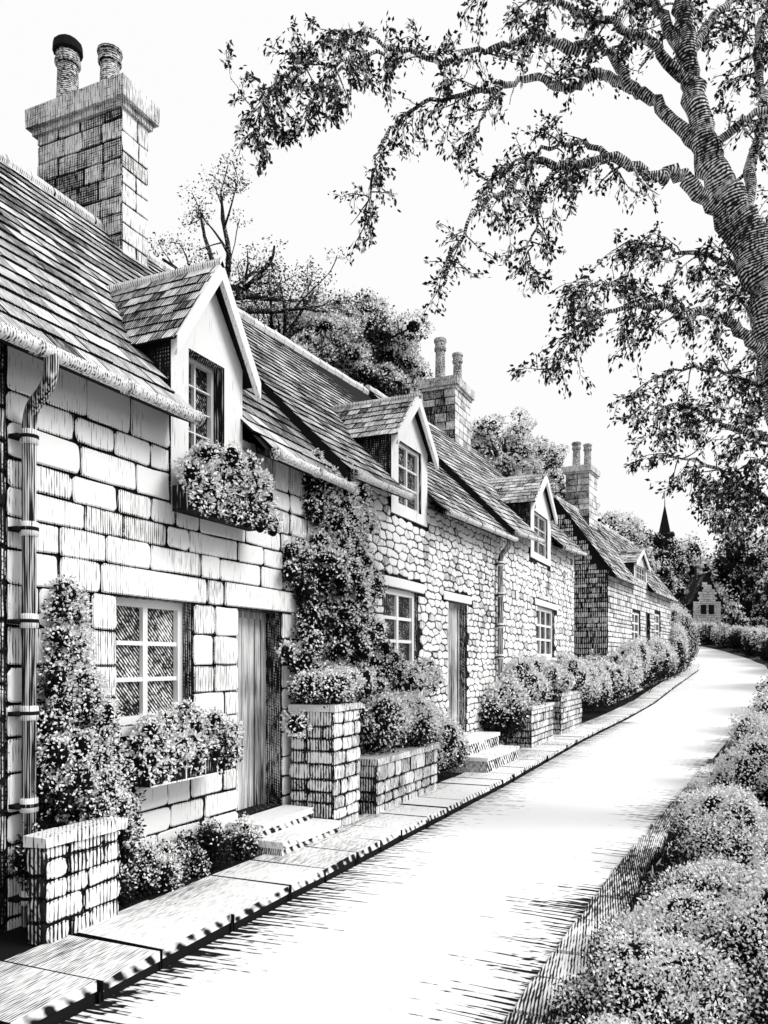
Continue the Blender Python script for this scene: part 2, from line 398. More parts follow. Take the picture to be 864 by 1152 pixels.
def dormer(par,y0,y1,zb,ze,za,sl,zmain,win,x=.035,ov=.13,tw=.15,te=.15,cols=2,rows=3,tm='tilex',fm='white',barge=.09,bw=.022,fw=.045,rec=.10,ft=0,gm='glass'):
    ym=(y0+y1)/2; w=MB(); a,b,c,d=win
    for q in ([(y0,zb),(a,zb),(a,ze),(y0,ze)],[(b,zb),(y1,zb),(y1,ze),(b,ze)],[(a,zb),(b,zb),(b,c),(a,c)],[(a,d),(b,d),(b,ze),(a,ze)],[(y0,ze),(y1,ze),(ym,za-.06)]):
        w.poly([(x,p[0],p[1]) for p in q],ft,0)
    X=x-rec-.06
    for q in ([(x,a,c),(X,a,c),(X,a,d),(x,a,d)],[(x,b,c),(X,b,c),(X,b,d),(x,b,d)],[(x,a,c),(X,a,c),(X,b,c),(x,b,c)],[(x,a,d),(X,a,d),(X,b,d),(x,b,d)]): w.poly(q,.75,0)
    w.poly([(x,y0,zb),(x,y1,zb),(-.1,y1,zb),(-.1,y0,zb)],.5,0)
    xb=-(ze-zmain)/sl-.15
    for yy in (y0,y1):
        w.poly([(x,yy,zb),(x,yy,ze),(xb,yy,ze),(xb+.1,yy,zmain-.2),(-.1,yy,zb)],.5,1)
    o=mobj('dormer',w,['plaster','brick'],par)
    r=MB(); xr=-(za-zmain)/sl-.25; L=x+ov-xr; hw=(y1-y0)/2
    k=(za-ze)/hw; ye0,ye1=y0-ov*.8,y1+ov*.8; zz=ze-ov*.8*k
    for (yy,sg) in ((ye0,1),(ye1,-1)):
        S=Vector((0,ym-yy,za-zz)); N=Vector((0,-sg*(za-zz),abs(ym-yy)))
        r.poly([(x+ov,yy,zz),(xr,yy,zz),(xr,ym,za),(x+ov,ym,za)],.6,1)
        tiles(r,(x+ov,yy,zz),(-1,0,0),S,L,S.length,tw,te,N,0,th=.016)
        A=Vector((x+ov+.02,yy,zz)); B=Vector((x+ov+.02,ym,za)); dn=Vector((0,0,-barge*1.5)); bk=Vector((-.05,0,0))
        A2=A+Vector((0,0,.03)); B2=B+Vector((0,0,.04))
        r.poly([A2,B2,B+dn,A+dn],0,2); r.poly([A+dn,B+dn,B+dn+bk,A+dn+bk],.3,2); r.poly([A2,B2,B2+bk,A2+bk],0,2)
    r.tube([(x+ov+.02,ym,za+.02),(xr,ym,za+.02)],[.045,.045],8,-.2,0)
    r.al=[]
    mobj('dormer_roof',r,[tm,'dark','white'],o)
    window(par,a,b,c,d,x=x-rec,cols=cols,rows=rows,fw=fw,bw=bw,sill=False,fm=fm,gm=gm)
    return o
def gutter(par,y0,y1,gz,x=.36,r=.045):
    z,z1=gz(y0),gz(y1)
    g=MB(); n=max(2,int((y1-y0)/.7))
    g.tube([(x,y0,z),(x,y1,z1)],[r,r],10,-.12)
    for i in range(n+1):
        yy=y0+(y1-y0)*i/n; zz=z+(z1-z)*i/n
        g.tube([(x,yy-.025,zz),(x,yy+.025,zz)],[r*1.25,r*1.25],10,.1)
    return mobj('gutter',g,['pipe'],par,smooth=True)
def smooth(pts,k=4):
    out=[]
    for i in range(len(pts)-1):
        p0=pts[max(i-1,0)];p1=pts[i];p2=pts[i+1];p3=pts[min(i+2,len(pts)-1)]
        for j in range(k):
            t=j/k; out.append(.5*((2*p1)+(-p0+p2)*t+(2*p0-5*p1+4*p2-p3)*t*t+(-p0+3*p1-3*p2+p3)*t**3))
    out.append(pts[-1]); return out
def downpipe(par,y,zt,zb,x=.10,xt=.36,r=.05,dy=.0,t=0.0):
    g=MB(); P=smooth([Vector(p) for p in ((xt,y+dy,zt+.03),(xt,y+dy,zt-.10),(xt-.05,y+dy*.75,zt-.20),(x+.03,y+.0,zt-.31),(x,y,zt-.44))],3)+[Vector((x,y,zb))]
    g.tube(P,[r]*len(P),12,t)
    z=zt-.5
    while z>zb+.1:
        g.tube([(x,y,z-.05),(x,y,z-.045),(x,y,z+.045),(x,y,z+.05)],[r,r*1.3,r*1.3,r],12,-.25)
        g.tube([(x,y,z-.012),(x,y,z+.012)],[r*1.36,r*1.36],12,.5); z-=.62
        g.box((x-.1,y-.09,z+.6),(x-.01,y+.09,z+.63),.6)
    g.al=[]
    return mobj('downpipe',g,['pipev'],par,smooth=True)
lin=lambda a,b,L:(lambda y:a+(b-a)*y/L)
tf2=lambda:U(-.15,.12) if random.random()<.8 else U(.12,.34)
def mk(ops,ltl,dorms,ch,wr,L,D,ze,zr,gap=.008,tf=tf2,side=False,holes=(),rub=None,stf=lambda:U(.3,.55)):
    w=MB(); panel(w,L,ze,ops,holes,.05); shell(w,L,D,ze,zr)
    A=((0,0,0),(0,1,0),(0,0,1),(1,0,0))
    if rub: rubble(w,*A,L,ze,rub[0],rub[1],op=ops+ltl+dorms,tf=tf,gap=gap)
    else: stones(w,*A,L,max(ze(0),ze(L)),ch,wr,op=ops+ltl+dorms,tf=tf,proud=.025,gap=gap,cr=.03,wob=.008,inside=lambda u,v:v<ze(u)+.02)
    for a in ltl: stones(w,*A,a[1],a[3],(.5,.5),(3,3),u0=a[0],v0=a[2],proud=.05,tf=lambda:-.2)
    if side:
        stones(w,(-2*D,0,0),(1,0,0),(0,0,1),(0,-1,0),2*D,zr(0),ch,wr,tf=stf,proud=.03,gap=.010,inside=lambda u,v: v<ze(0)+(zr(0)-ze(0))*(1-abs(u-D)/D)+.04)  # gable stones have their own tone; darker default paints the shaded side
    w.al=[]
    return w
GRP='cottages along the lane'
def grow(q,e=.03): return (q[0]-e,q[1]+e,q[2]-e,q[3]+e)
# ============================================================ HOUSE 1
Y0=0.8; L=8.4-Y0; D=3.0; ze=lin(4.25,4.25,L); zr=lin(7.45,7.45,L); sl=(7.45-4.25)/D; gz=lambda v:ze(v)-.27*sl-.03
H=empty('stone_cottage',(-4.5,Y0,0),label='ashlar stone cottage with steep tiled roof and gabled dormer',category='house',group=GRP)
y=lambda a:a-Y0
W1=(y(4.90),y(5.86),1.38,2.42); D1=(y(6.56),y(7.38),.37,2.42); dz=(y(5.54),y(6.62)); dw=(y(5.78),y(6.32),3.55,4.68)
lt1=(y(4.72),y(6.06),2.42,2.66); lt2=(y(6.32),y(7.62),2.42,2.66)
dorm_block=(dz[0],dz[1],3.27,4.4)
wjam=lambda:(U(-.14,.05) if random.random()<.6 else U(.05,.24))
w=MB(); panel(w,L,ze,[W1,D1],[grow(dw)],.05); shell(w,L,D,ze,zr)
A=((0,0,0),(0,1,0),(0,0,1),(1,0,0)); UQ=y(3.86)
stones(w,*A,UQ,4.1,(.2,.27),(.26,.5),tf=lambda:U(.4,.65),v0=-.1,u0=1.6)
stones(w,*A,L,2.42,(.2,.28),(.26,.62),op=[W1,D1],tf=wjam,v0=-.1,u0=UQ)
stones(w,*A,L,2.66,(.24,.24),(.3,.6),op=[lt1,lt2],tf=wjam,v0=2.42,u0=UQ)
stones(w,*A,L,3.27,(.19,.22),(.3,.75),tf=wjam,v0=2.66,u0=UQ)
stones(w,*A,L,4.1,(.2,.27),(.26,.66),op=[dorm_block],tf=wjam,v0=3.27,u0=UQ)
for a in (lt1,lt2): stones(w,*A,a[1],a[3],(.5,.5),(3,3),u0=a[0],v0=a[2],proud=.04,tf=lambda:-.02)
w.al=[]
mobj('wall',w,['ashlar','dark'],H)
roof(H,L,ze,zr,D,dorm=[(dz[0],dz[1],4.72)],tw=.24,te=.235)
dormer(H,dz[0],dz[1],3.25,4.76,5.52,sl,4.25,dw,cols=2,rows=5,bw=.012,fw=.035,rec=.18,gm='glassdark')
window(H,*W1,cols=2,rows=3,x=-.15,fw=.065,bw=.036); door(H,*D1,x=-.24)
gutter(H,.5,dz[0]-.06,gz,r=.05); gutter(H,dz[1]+.1,L-.02,gz,r=.05)
downpipe(H,y(3.96),gz(0)-.02,.12,x=.12,dy=-.04,r=.046,t=.1)
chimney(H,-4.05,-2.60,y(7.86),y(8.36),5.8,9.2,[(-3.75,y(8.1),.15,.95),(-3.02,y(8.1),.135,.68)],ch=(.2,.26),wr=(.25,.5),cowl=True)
# ============================================================ HOUSE 2
Y0=8.42; L=7.5; ze=lin(4.41,4.67,L); zr=lin(7.45,7.80,L); sl=(7.45-4.41)/D
H=empty('stone_cottage',(-4.5,Y0,0),label='rubble stone cottage with dormer and raised plank door',category='house',group=GRP)
W=(y(10.12),y(11.36),1.78,2.94); DR=(y(12.75),y(13.75),.64,2.92); dz=(y(10.30),y(11.72)); dw=(y(10.56),y(11.46),4.15,5.08)
w=mk([W,DR],[(y(9.9),y(11.6),2.94,3.1),(y(12.5),y(14.0),2.92,3.08)],[(dz[0],dz[1],3.98,5)],0,0,L,D,ze,zr,holes=[grow(dw)],rub=(.26,.118))
mobj('wall',w,['rubble','dark'],H)
roof(H,L,ze,zr,D,dorm=[(dz[0],dz[1],5.12)],tw=.2,te=.19)
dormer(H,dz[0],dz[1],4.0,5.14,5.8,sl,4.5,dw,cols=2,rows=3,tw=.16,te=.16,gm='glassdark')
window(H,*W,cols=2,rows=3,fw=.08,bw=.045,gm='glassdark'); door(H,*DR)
gutter(H,.05,dz[0]-.06,gz); gutter(H,dz[1]+.1,L-.03,gz)
downpipe(H,y(15.6),gz(7.1),.3,x=.12,xt=.3,r=.055,t=.1)
# ============================================================ HOUSE 3
Y0=15.94; L=8.0; ze=lin(4.82,5.35,L); zr=lin(7.9,8.3,L); sl=3.08/3
H=empty('stone_cottage',(-4.5,Y0,0),label='rubble stone cottage with dark tiled roof and tall two pot chimney',category='house',group=GRP)
W=(y(19.2),y(21.2),2.0,3.25); dz=(y(18.5),y(20.7)); dw=(y(18.85),y(20.3),4.5,5.5)
w=mk([W],[(y(18.9),y(21.5),3.25,3.42)],[(dz[0],dz[1],4.3,6)],0,0,L,D,ze,zr,gap=.009,holes=[grow(dw)],rub=(.34,.16))
mobj('wall',w,['rubble','dark'],H)
roof(H,L,ze,zr,D,dorm=[(dz[0],dz[1],5.65)],tw=.25,te=.22)
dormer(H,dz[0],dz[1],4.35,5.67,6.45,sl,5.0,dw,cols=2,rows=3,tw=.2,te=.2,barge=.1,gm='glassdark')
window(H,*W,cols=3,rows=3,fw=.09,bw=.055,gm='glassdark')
gutter(H,.05,dz[0]-.1,gz); gutter(H,dz[1]+.1,L-.03,gz)
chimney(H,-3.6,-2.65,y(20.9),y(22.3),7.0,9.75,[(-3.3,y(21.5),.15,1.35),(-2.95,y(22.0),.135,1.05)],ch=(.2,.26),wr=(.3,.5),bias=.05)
# ============================================================ HOUSE 4
L=13.9; D4=2.0; ze=lin(5.45,5.45,L); zr=lin(8.2,8.2,L); sl=2.75/2
H=empty('stone_cottage',(-4.5,30.6,0),rz=-math.radians(4.9),label='detached stone cottage with gable end facing down the lane',category='house',group=GRP)
W=(4.3,6.0,2.7,4.0); W2=(9.3,10.9,2.9,4.2); DR=(7.2,8.2,2.2,4.1); dw=(4.9,7.1,5.45,6.05)
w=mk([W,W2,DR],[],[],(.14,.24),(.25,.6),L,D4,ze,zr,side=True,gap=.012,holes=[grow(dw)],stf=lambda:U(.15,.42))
mobj('wall',w,['farstone','dark'],H)
roof(H,L,ze,zr,D4,dorm=[(4.6,7.4,6.1)],tw=.3,te=.26,mat='ftile')
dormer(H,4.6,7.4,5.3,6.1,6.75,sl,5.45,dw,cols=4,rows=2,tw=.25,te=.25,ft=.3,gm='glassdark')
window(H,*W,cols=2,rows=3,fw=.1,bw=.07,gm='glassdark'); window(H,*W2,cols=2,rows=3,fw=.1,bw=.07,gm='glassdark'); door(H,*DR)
gutter(H,.05,4.5,gz); gutter(H,7.5,L-.05,gz)
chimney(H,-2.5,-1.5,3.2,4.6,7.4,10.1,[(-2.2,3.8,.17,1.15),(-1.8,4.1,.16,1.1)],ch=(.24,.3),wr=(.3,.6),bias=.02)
def small_house(loc,rz,L,D,e,r,label,chim=None,win=(),stf=lambda:U(.3,.55)):
    H=empty('stone_cottage',loc,rz,label=label,category='house',group='distant cottages'); ze=lin(e,e,L); zr=lin(r,r,L)
    w=mk(list(win),[],[],(.25,.35),(.4,.8),L,D,ze,zr,side=True,gap=.02,tf=lambda:U(.1,.35),stf=stf)
    mobj('wall',w,['farstone','dark'],H); roof(H,L,ze,zr,D,tw=.4,te=.35,mat='ftile')
    for q in win: window(H,*q,cols=2,rows=2,fw=.12,bw=.08,gm='glassdark')
    if chim: chimney(H,*chim)
    return H
small_house((-8.4,34.5,0),0,9,2.2,5.5,8.6,'stone cottage set back behind others with broad chimney',chim=(-1.9,-.9,4.0,5.2,6.5,11.0,[(-1.6,4.4,.18,.6),(-1.2,4.9,.18,.6)],(.3,.4),(.3,.6)))
H=small_house((-2.2,112,5.4),math.radians(24),5.0,1.8,4.4,8.0,'small distant steep gabled cottage at the lane end',win=[(1.2,2.2,1.3,2.5)],chim=(-2.2,-1.4,2.4,3.2,7.2,9.4,[(-1.8,2.8,.2,.6)],(.3,.4),(.3,.6)),stf=lambda:U(.02,.2))
m=MB(); 
for a,b in ((-2.6,-1.9),(-1.6,-.9)): m.box((a,-.09,2.6),(b,-.04,3.8),1.5)
m.al=[]; mobj('gable_window',m,['dark'],H)
# ============================================================ terrain, road, pavement
HY=[-60,27,33,38,46,54,61,70,80,107,130,200,700]; HZ=[0,0,.25,.62,1.1,1.55,1.85,2.45,3.2,5.0,7.2,9,9]
def hh(yv): return float(np.interp(yv,HY,HZ))
def LX(yv): return float(np.interp(yv,[-50,12,19,27,38,50,58,66,76,107],[-3.25,-3.25,-3.38,-3.35,-2.75,-2.2,-2.5,-3.8,-6.0,-14]))
def RX(yv): return float(np.interp(yv,[-50,0,4,7.3,13.5,24.6,36.6,48,56,64,74,88,107],[-1.15,-1.15,-1.1,-1.0,-.66,-.05,.9,1.5,1.5,.7,-1.2,-5.0,-11]))
g=MB(); xs=[-400,-200,-100,-60,-40,-25,-15,-10,-8,-6,-4,-2,0,2,4,6,10,20,40,80,160,400]; ys=[-60,-20,0]+list(range(2,132,2))+[150,180,220,300,450,700]
for i in range(len(ys)-1):
    for j in range(len(xs)-1):
        g.poly([(xs[j],ys[i],hh(ys[i])-.03),(xs[j+1],ys[i],hh(ys[i])-.03),(xs[j+1],ys[i+1],hh(ys[i+1])-.03),(xs[j],ys[i+1],hh(ys[i+1])-.03)])
mobj('ground',g,['ground'],kind='structure')
r=MB(); ys=[-20,-10,-4]+[v*.5 for v in range(0,120)]+list(range(60,110,2)); nu=24
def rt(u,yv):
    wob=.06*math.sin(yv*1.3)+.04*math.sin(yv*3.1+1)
    e=max(0,1-u/(.40+wob))*.70+max(0,(u-.62+wob)/.38)*.62  # shading along kerb and verge, hatched into the road tone
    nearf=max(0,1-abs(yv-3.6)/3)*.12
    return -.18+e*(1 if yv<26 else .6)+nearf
for i in range(len(ys)-1):
    for j in range(nu):
        a,b=ys[i],ys[i+1]; u0,u1=j/nu,(j+1)/nu
        f=lambda u,yv:(LX(yv)+(RX(yv)-LX(yv))*u,yv,hh(yv)+.004+.02*math.sin(math.pi*u))
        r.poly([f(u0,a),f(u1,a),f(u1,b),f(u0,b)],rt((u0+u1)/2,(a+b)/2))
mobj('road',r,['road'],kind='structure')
p=MB(); yy=1.0
while yy<62:
    l=U(.5,.85)*(1 if yy<20 else 1.5); a,b=yy+.014,yy+l-.014; wd=.76; sk=U(-.03,.03)
    za,zb=hh(a)+.125+U(-.006,.006),hh(b)+.125+U(-.006,.006)
    xa,xb=LX(a)+U(-.015,.015),LX(b)+U(-.015,.015); t=U(-.12,.22)
    n=3
    for q in range(n):
        f0,f1=q/n,(q+1)/n; X=lambda e,f:e-wd*f
        p.poly([(X(xa,f1),a+sk*f1,za),(X(xa,f0),a+sk*f0,za),(X(xb,f0),b+sk*f0,zb),(X(xb,f1),b+sk*f1,zb)],t+(-.08,.0,.14)[q])
    p.poly([(xa,a,za-.06),(xb,b,zb-.06),(xb,b,zb),(xa,a,za)],.25)
    p.poly([(xa-.012,a-.02,za-.2),(xb-.012,b+.02,zb-.2),(xb-.012,b+.02,zb-.06),(xa-.012,a-.02,za-.06)],1.3)  # black strip below the slab lip, painted as the kerb's shadow
    p.poly([(xa,a,za-.2),(xa-wd,a,za-.2),(xa-wd,a,za),(xa,a,za)],1.3); p.poly([(xb,b,zb-.2),(xb-wd,b,zb-.2),(xb-wd,b,zb),(xb,b,zb)],1.3)
    yy+=l
mobj('pavement',p,['slab'],kind='structure')
b=MB(); ys=[1]+list(range(2,64,2))
for i in range(len(ys)-1):
    a,c=ys[i],ys[i+1]
    b.poly([(LX(a)-.7,a,hh(a)+.10),(LX(c)-.7,c,hh(c)+.10),(LX(c)-2.6,c,hh(c)+.10),(LX(a)-2.6,a,hh(a)+.10)],.3)
mobj('soil',b,['ground'],kind='structure')
e=MB(); yy=2.0
while yy<16:
    l=U(.4,.75); x0=RX(yy); e.box((x0-.02,yy+.012,-.1),(x0+.22+U(-.04,.04),yy+l-.012,.03+U(-.008,.008)),U(.3,.55),0,.012); yy+=l
e.al=[]
mobj('kerb',e,['slab'],kind='structure')
# ============================================================ low walls, piers, steps
def pier(x0,x1,y0,y1,h,label,ch=(.11,.17),wr=(.16,.34),z0=.1):
    m=MB(); o=((x0+x1)/2,(y0+y1)/2,z0); hx,hy=(x1-x0)/2,(y1-y0)/2; H=h-z0
    m.box((-hx+.02,-hy+.02,-.1),(hx-.02,hy-.02,H-.05),0,1)
    tf=lambda:U(.03,.34)
    stones(m,(hx-.02,-hy,0),(0,1,0),(0,0,1),(1,0,0),2*hy,H-.05,ch,wr,proud=.03,tf=tf,gap=.006)
    stones(m,(-hx,-hy+.02,0),(1,0,0),(0,0,1),(0,-1,0),2*hx,H-.05,ch,wr,proud=.03,tf=lambda:tf()+.2,gap=.006)  # near side toned darker, its shade put into the stone colour
    u=-hy-.03
    while u<hy:
        l=min(U(.25,.4),hy+.04-u); m.box((-hx,u+.005,H-.05),(hx+.04,u+l-.005,H+.02),U(.05,.28),0,.006); u+=l
    m.al=[]
    return mobj('stone_planter',m,['rubble','dark'],loc=o,label=label,category='planter wall',group='stone planters along the pavement')
pier(-4.14,-3.98,3.72,4.38,.78,'low stone planter with coping beside the drainpipe')
pier(-4.42,-3.90,7.45,8.10,1.42,'tall stone pier beneath a climbing shrub')
pier(-4.42,-3.86,8.45,10.5,.74,'long low stone planter holding flowering bushes')
pier(-4.42,-3.90,16.2,18.3,.95,'low stone planter in front of rubble cottage')
pier(-4.42,-3.95,19.4,22.2,1.1,'low stone planter in front of rubble cottage')
def steps(x0,x1,y0,y1,z0,z1,n,label):
    m=MB(); o=((x0+x1)/2,(y0+y1)/2,z0)
    for i in range(n):
        xx=x1-(x1-x0)*i/n*.9; a=(z1-z0)*i/n; b=(z1-z0)*(i+1)/n
        m.box((x0-o[0],y0-o[1]+i*.05,a-(.1 if i==0 else 0)),(xx-o[0]-.02,y1-o[1]-i*.05,b-.06),.32,0)
        m.box((x0-o[0],y0-o[1]-.01+i*.05,b-.06),(xx-o[0],y1-o[1]+.01-i*.05,b),-.08,0,.004)
    m.al=[]
    return mobj('doorstep',m,['slab'],loc=o,label=label,category='steps',group='doorsteps of the cottages')
steps(-4.44,-3.80,6.30,7.42,.12,.37,2,'two worn stone steps up to plank door')
steps(-4.44,-3.66,12.3,14.3,.12,.60,2,'two broad stone steps up to raised door')
# ============================================================ flower boxes
def flowerbox(y0,y1,z0,z1,x0=-4.42,x1=-4.14,label='',leaf=.032,up=.2,hang=.16):
    o=(x0,(y0+y1)/2,z0); E=empty('flower_box',o,label=label,category='flower box',group='flower boxes under windows')
    m=MB(); hy=(y1-y0)/2; X=x1-x0; H=z1-z0
    m.box((.0,-hy,0),(X,hy,.025),.1); m.box((X-.02,-hy,.025),(X,hy,H),0); m.box((0,-hy,.025),(X-.02,-hy+.02,H),0); m.box((0,hy-.02,.025),(X-.02,hy,H),0); m.box((0,-hy+.02,.025),(X-.02,hy-.02,H-.05),.3)
    n=5
    for i in range(n+1):
        yy=-hy+.01+(2*hy-.03)*i/n; m.box((X+.002,yy-.004,0),(X+.010,yy+.008,H+.02),-.55)
    for zz in (0,H): m.box((X+.011,-hy,zz),(X+.019,hy,zz+.012),-.65)
    m.al=[]
    mobj('box',m,['box'],E)
    bl=[]
    k=int((y1-y0)/.03)+1
    for i in range(k):
        f=i/(k-1); yy=y0-.03+(y1-y0+.06)*f
        bl.append(((x0+X*.6+U(-.06,.12),yy,z1+U(-.02,up)*(1-.5*abs(2*f-1))),(U(.08,.13),U(.07,.12),U(.08,.13))))
        if random.random()<.6: bl.append(((x1+.02,yy,z1-U(0,hang)),(.06,.07,.08)))
    Vs=bush('flowers',bl,leaf=leaf,white=.9,zmin=z0-.04,dens=.9,loc=o,grad=.2,gz=(z1-.2,z1+up),gain=.9); Vs.parent=E; Vs.location=(0,0,0)
flowerbox(4.88,5.98,.93,1.2,label='dark window box overflowing with small flowers below window',up=.26)
flowerbox(5.50,6.66,3.18,3.40,label='dark window box with pale flowers under dormer window',up=.44,hang=.24)
flowerbox(10.2,11.3,1.48,1.68,label='window box of pale flowers under rubble cottage window',leaf=.04)
# ============================================================ bushes
G='shrubs along the cottage fronts'
def B(c,r,leaf,white,label,k=10,zmin=.1,name='flowering_bush',dens=1.0,**q):
    q.setdefault('gz',(c[2]-r[2]*.9,c[2]+r[2]*.9))
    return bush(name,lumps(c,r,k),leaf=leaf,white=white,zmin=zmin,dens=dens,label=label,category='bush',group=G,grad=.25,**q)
CG=dict(category='climbing plant',group='climbers on the cottage walls')
bl=[]
for i in range(170):
    z=.45+1.95*random.random()**1.5; f=(2.5-z)/2.05; a=U(-1,1)
    bl.append(((-4.42+U(0,.40)*f*(1-abs(a)*.4),4.44+a*.52*max(.16,f)-.16*(1-f)+.05*math.sin(z*9),z),(U(.05,.13),U(.06,.14),U(.06,.14))))
bush('climbing_plant',bl,leaf=.027,white=.42,dens=.85,label='loose bushy climber growing up beside drainpipe',grad=.4,loose=.6,**CG)
bl=[((-4.28+U(-.1,.2),4.45+i*.055,.15+U(0,.18)),(.09,.09,U(.08,.2))) for i in range(34)]
bush('flowering_bush',bl,leaf=.026,white=.32,label='low dark border plants below window',category='bush',group=G,loose=.5)
bl=[]
for i in range(340):
    z=U(1.2,4.2)
    if z<2.3: cy,wd,px=8.45,1.12,.62
    elif z<3.2: cy,wd,px=8.45,.95,.40
    else: cy,wd,px=8.6,.68,.24
    wd*=1+.18*math.sin(z*7); a=U(-1,1); bl.append(((-4.46+U(0,px)*(1-abs(a)*.5),cy+a*wd,z),(U(.07,.14),U(.07,.15),U(.08,.15))))
bush('climbing_plant',bl,leaf=.036,white=.52,dens=.85,label='large flowering climber covering the joint of two cottages',grad=.4,loose=.45,**CG)
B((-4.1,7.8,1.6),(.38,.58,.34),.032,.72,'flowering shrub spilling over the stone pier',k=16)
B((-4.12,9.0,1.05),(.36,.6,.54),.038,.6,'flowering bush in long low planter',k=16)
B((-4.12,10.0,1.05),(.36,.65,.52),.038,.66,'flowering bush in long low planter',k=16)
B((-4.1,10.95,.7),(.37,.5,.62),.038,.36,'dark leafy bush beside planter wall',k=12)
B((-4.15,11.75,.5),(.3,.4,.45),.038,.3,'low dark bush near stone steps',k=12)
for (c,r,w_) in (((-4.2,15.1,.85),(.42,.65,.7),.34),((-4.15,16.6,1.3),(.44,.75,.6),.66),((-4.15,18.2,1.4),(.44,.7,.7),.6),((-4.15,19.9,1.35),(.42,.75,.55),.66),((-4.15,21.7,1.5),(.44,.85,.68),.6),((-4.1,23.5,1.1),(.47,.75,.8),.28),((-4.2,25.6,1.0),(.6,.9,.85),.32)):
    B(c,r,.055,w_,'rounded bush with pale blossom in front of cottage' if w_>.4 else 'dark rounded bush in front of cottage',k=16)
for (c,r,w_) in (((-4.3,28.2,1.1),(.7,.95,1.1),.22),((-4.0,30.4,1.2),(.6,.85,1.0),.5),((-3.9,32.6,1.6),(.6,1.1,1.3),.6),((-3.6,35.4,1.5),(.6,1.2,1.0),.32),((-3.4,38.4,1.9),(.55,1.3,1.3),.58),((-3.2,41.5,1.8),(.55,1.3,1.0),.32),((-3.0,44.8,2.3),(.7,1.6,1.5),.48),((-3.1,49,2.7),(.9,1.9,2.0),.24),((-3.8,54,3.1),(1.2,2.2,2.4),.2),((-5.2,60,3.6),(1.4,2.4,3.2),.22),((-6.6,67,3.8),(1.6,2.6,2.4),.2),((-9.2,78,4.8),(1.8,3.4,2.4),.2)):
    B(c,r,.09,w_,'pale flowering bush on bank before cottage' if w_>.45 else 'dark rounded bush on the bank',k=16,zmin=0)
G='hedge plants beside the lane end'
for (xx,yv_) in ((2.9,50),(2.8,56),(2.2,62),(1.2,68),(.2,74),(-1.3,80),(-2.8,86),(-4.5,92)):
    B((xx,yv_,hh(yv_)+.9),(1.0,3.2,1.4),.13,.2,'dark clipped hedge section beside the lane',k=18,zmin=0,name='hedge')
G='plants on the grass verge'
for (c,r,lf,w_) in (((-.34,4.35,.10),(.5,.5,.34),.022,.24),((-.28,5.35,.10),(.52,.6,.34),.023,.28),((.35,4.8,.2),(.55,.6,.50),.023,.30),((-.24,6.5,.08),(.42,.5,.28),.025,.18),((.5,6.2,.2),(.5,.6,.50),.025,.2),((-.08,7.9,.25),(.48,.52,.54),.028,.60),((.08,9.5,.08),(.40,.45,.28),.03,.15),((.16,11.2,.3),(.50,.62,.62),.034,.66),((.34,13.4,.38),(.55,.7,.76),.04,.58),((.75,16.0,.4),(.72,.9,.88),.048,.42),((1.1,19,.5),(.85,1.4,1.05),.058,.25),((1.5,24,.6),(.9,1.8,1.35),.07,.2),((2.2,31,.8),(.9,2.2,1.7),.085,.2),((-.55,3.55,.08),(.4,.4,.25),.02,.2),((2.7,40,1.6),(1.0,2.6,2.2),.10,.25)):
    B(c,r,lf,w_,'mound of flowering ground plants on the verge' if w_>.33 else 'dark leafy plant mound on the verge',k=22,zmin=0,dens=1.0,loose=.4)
n=26000; yv=2.2+rng.random(n)**1.5*26; xv=np.array([RX(q) for q in yv])+.2+rng.random(n)**1.1*1.6
P=np.stack([xv,yv,np.full(n,-.02)],1)
d=unit(rng.normal(size=(n,3))*.9+np.array([0,0,1])); d[:,2]=abs(d[:,2]); s=unit(np.cross(d,rng.normal(size=(n,3)))); Lg=rng.uniform(.04,.11,n)[:,None]; wg=.006+.0006*yv[:,None]
V=np.empty((n,4,3)); V[:,0]=P-s*wg; V[:,1]=P+s*wg; V[:,2]=P+d*Lg+s*wg*.2; V[:,3]=P+d*Lg-s*wg*.2
quads('grass',V.reshape(-1,3),np.where(rng.random(n)<.18,.9,.02),kind='stuff')
# ============================================================ trees
def rv():
    v=Vector((random.gauss(0,1),random.gauss(0,1),random.gauss(0,1))); return v.normalized()
def sprout(mb,Lf,p,d,length,rad,lvl,P):
    n=max(3,int(length/P['step'])); pts=[p]; rads=[rad]; cv=rv()*P.get('curl',0)
    for i in range(n):
        d=(d+rv()*P['wig']+cv+Vector((0,0,-1))*P['droop'][lvl]).normalized()
        p=p+d*(length/n); pts.append(p); rads.append(max(P['rmin'],rad*(1-(i+1)/n*.75)))
        if lvl>0:
            for q in range(P['kids'][lvl]):
                if random.random()<P['kp'][lvl]:
                    kd=(d*P['fwd']+rv()+Vector((0,0,P.get('up',0)))).normalized()
                    sprout(mb,Lf,p,kd,length*U(.35,.6),rads[-1]*.6,lvl-1,P)
        if lvl<=P['leaf']:
            for q in range(P['nl']): Lf.append((p+rv()*P['ls']*random.random()**.6,d))
    if 'tips' in P: P['tips'].append(p)
    mb.tube(pts,rads,4 if lvl<2 else 6,cap=False)
def leafobj(parent,P,Dv,size,white,aspect=.42,rnd=.8):
    t=np.where(rng.random(len(P))<white,rng.uniform(.5,1,len(P)),rng.uniform(0,.04,len(P)))
    return quads('crown',leafquads(P,size,Dv,aspect,rnd),t,parent=parent)
th=math.radians(23.96)
base=Vector((-.406*9+.914*5.4,.914*9+.406*5.4,0))
T=empty('overhanging_tree',base,rz=th,label='large gnarled tree arching small leafed branches over the lane',category='tree')
def Q(px,py,c=0): 
    s=(9+c)/9; return Vector(((px-432)/100*s-5.4,c,1.9+(744-py)/100*s))
mb=MB(); Lf=[]
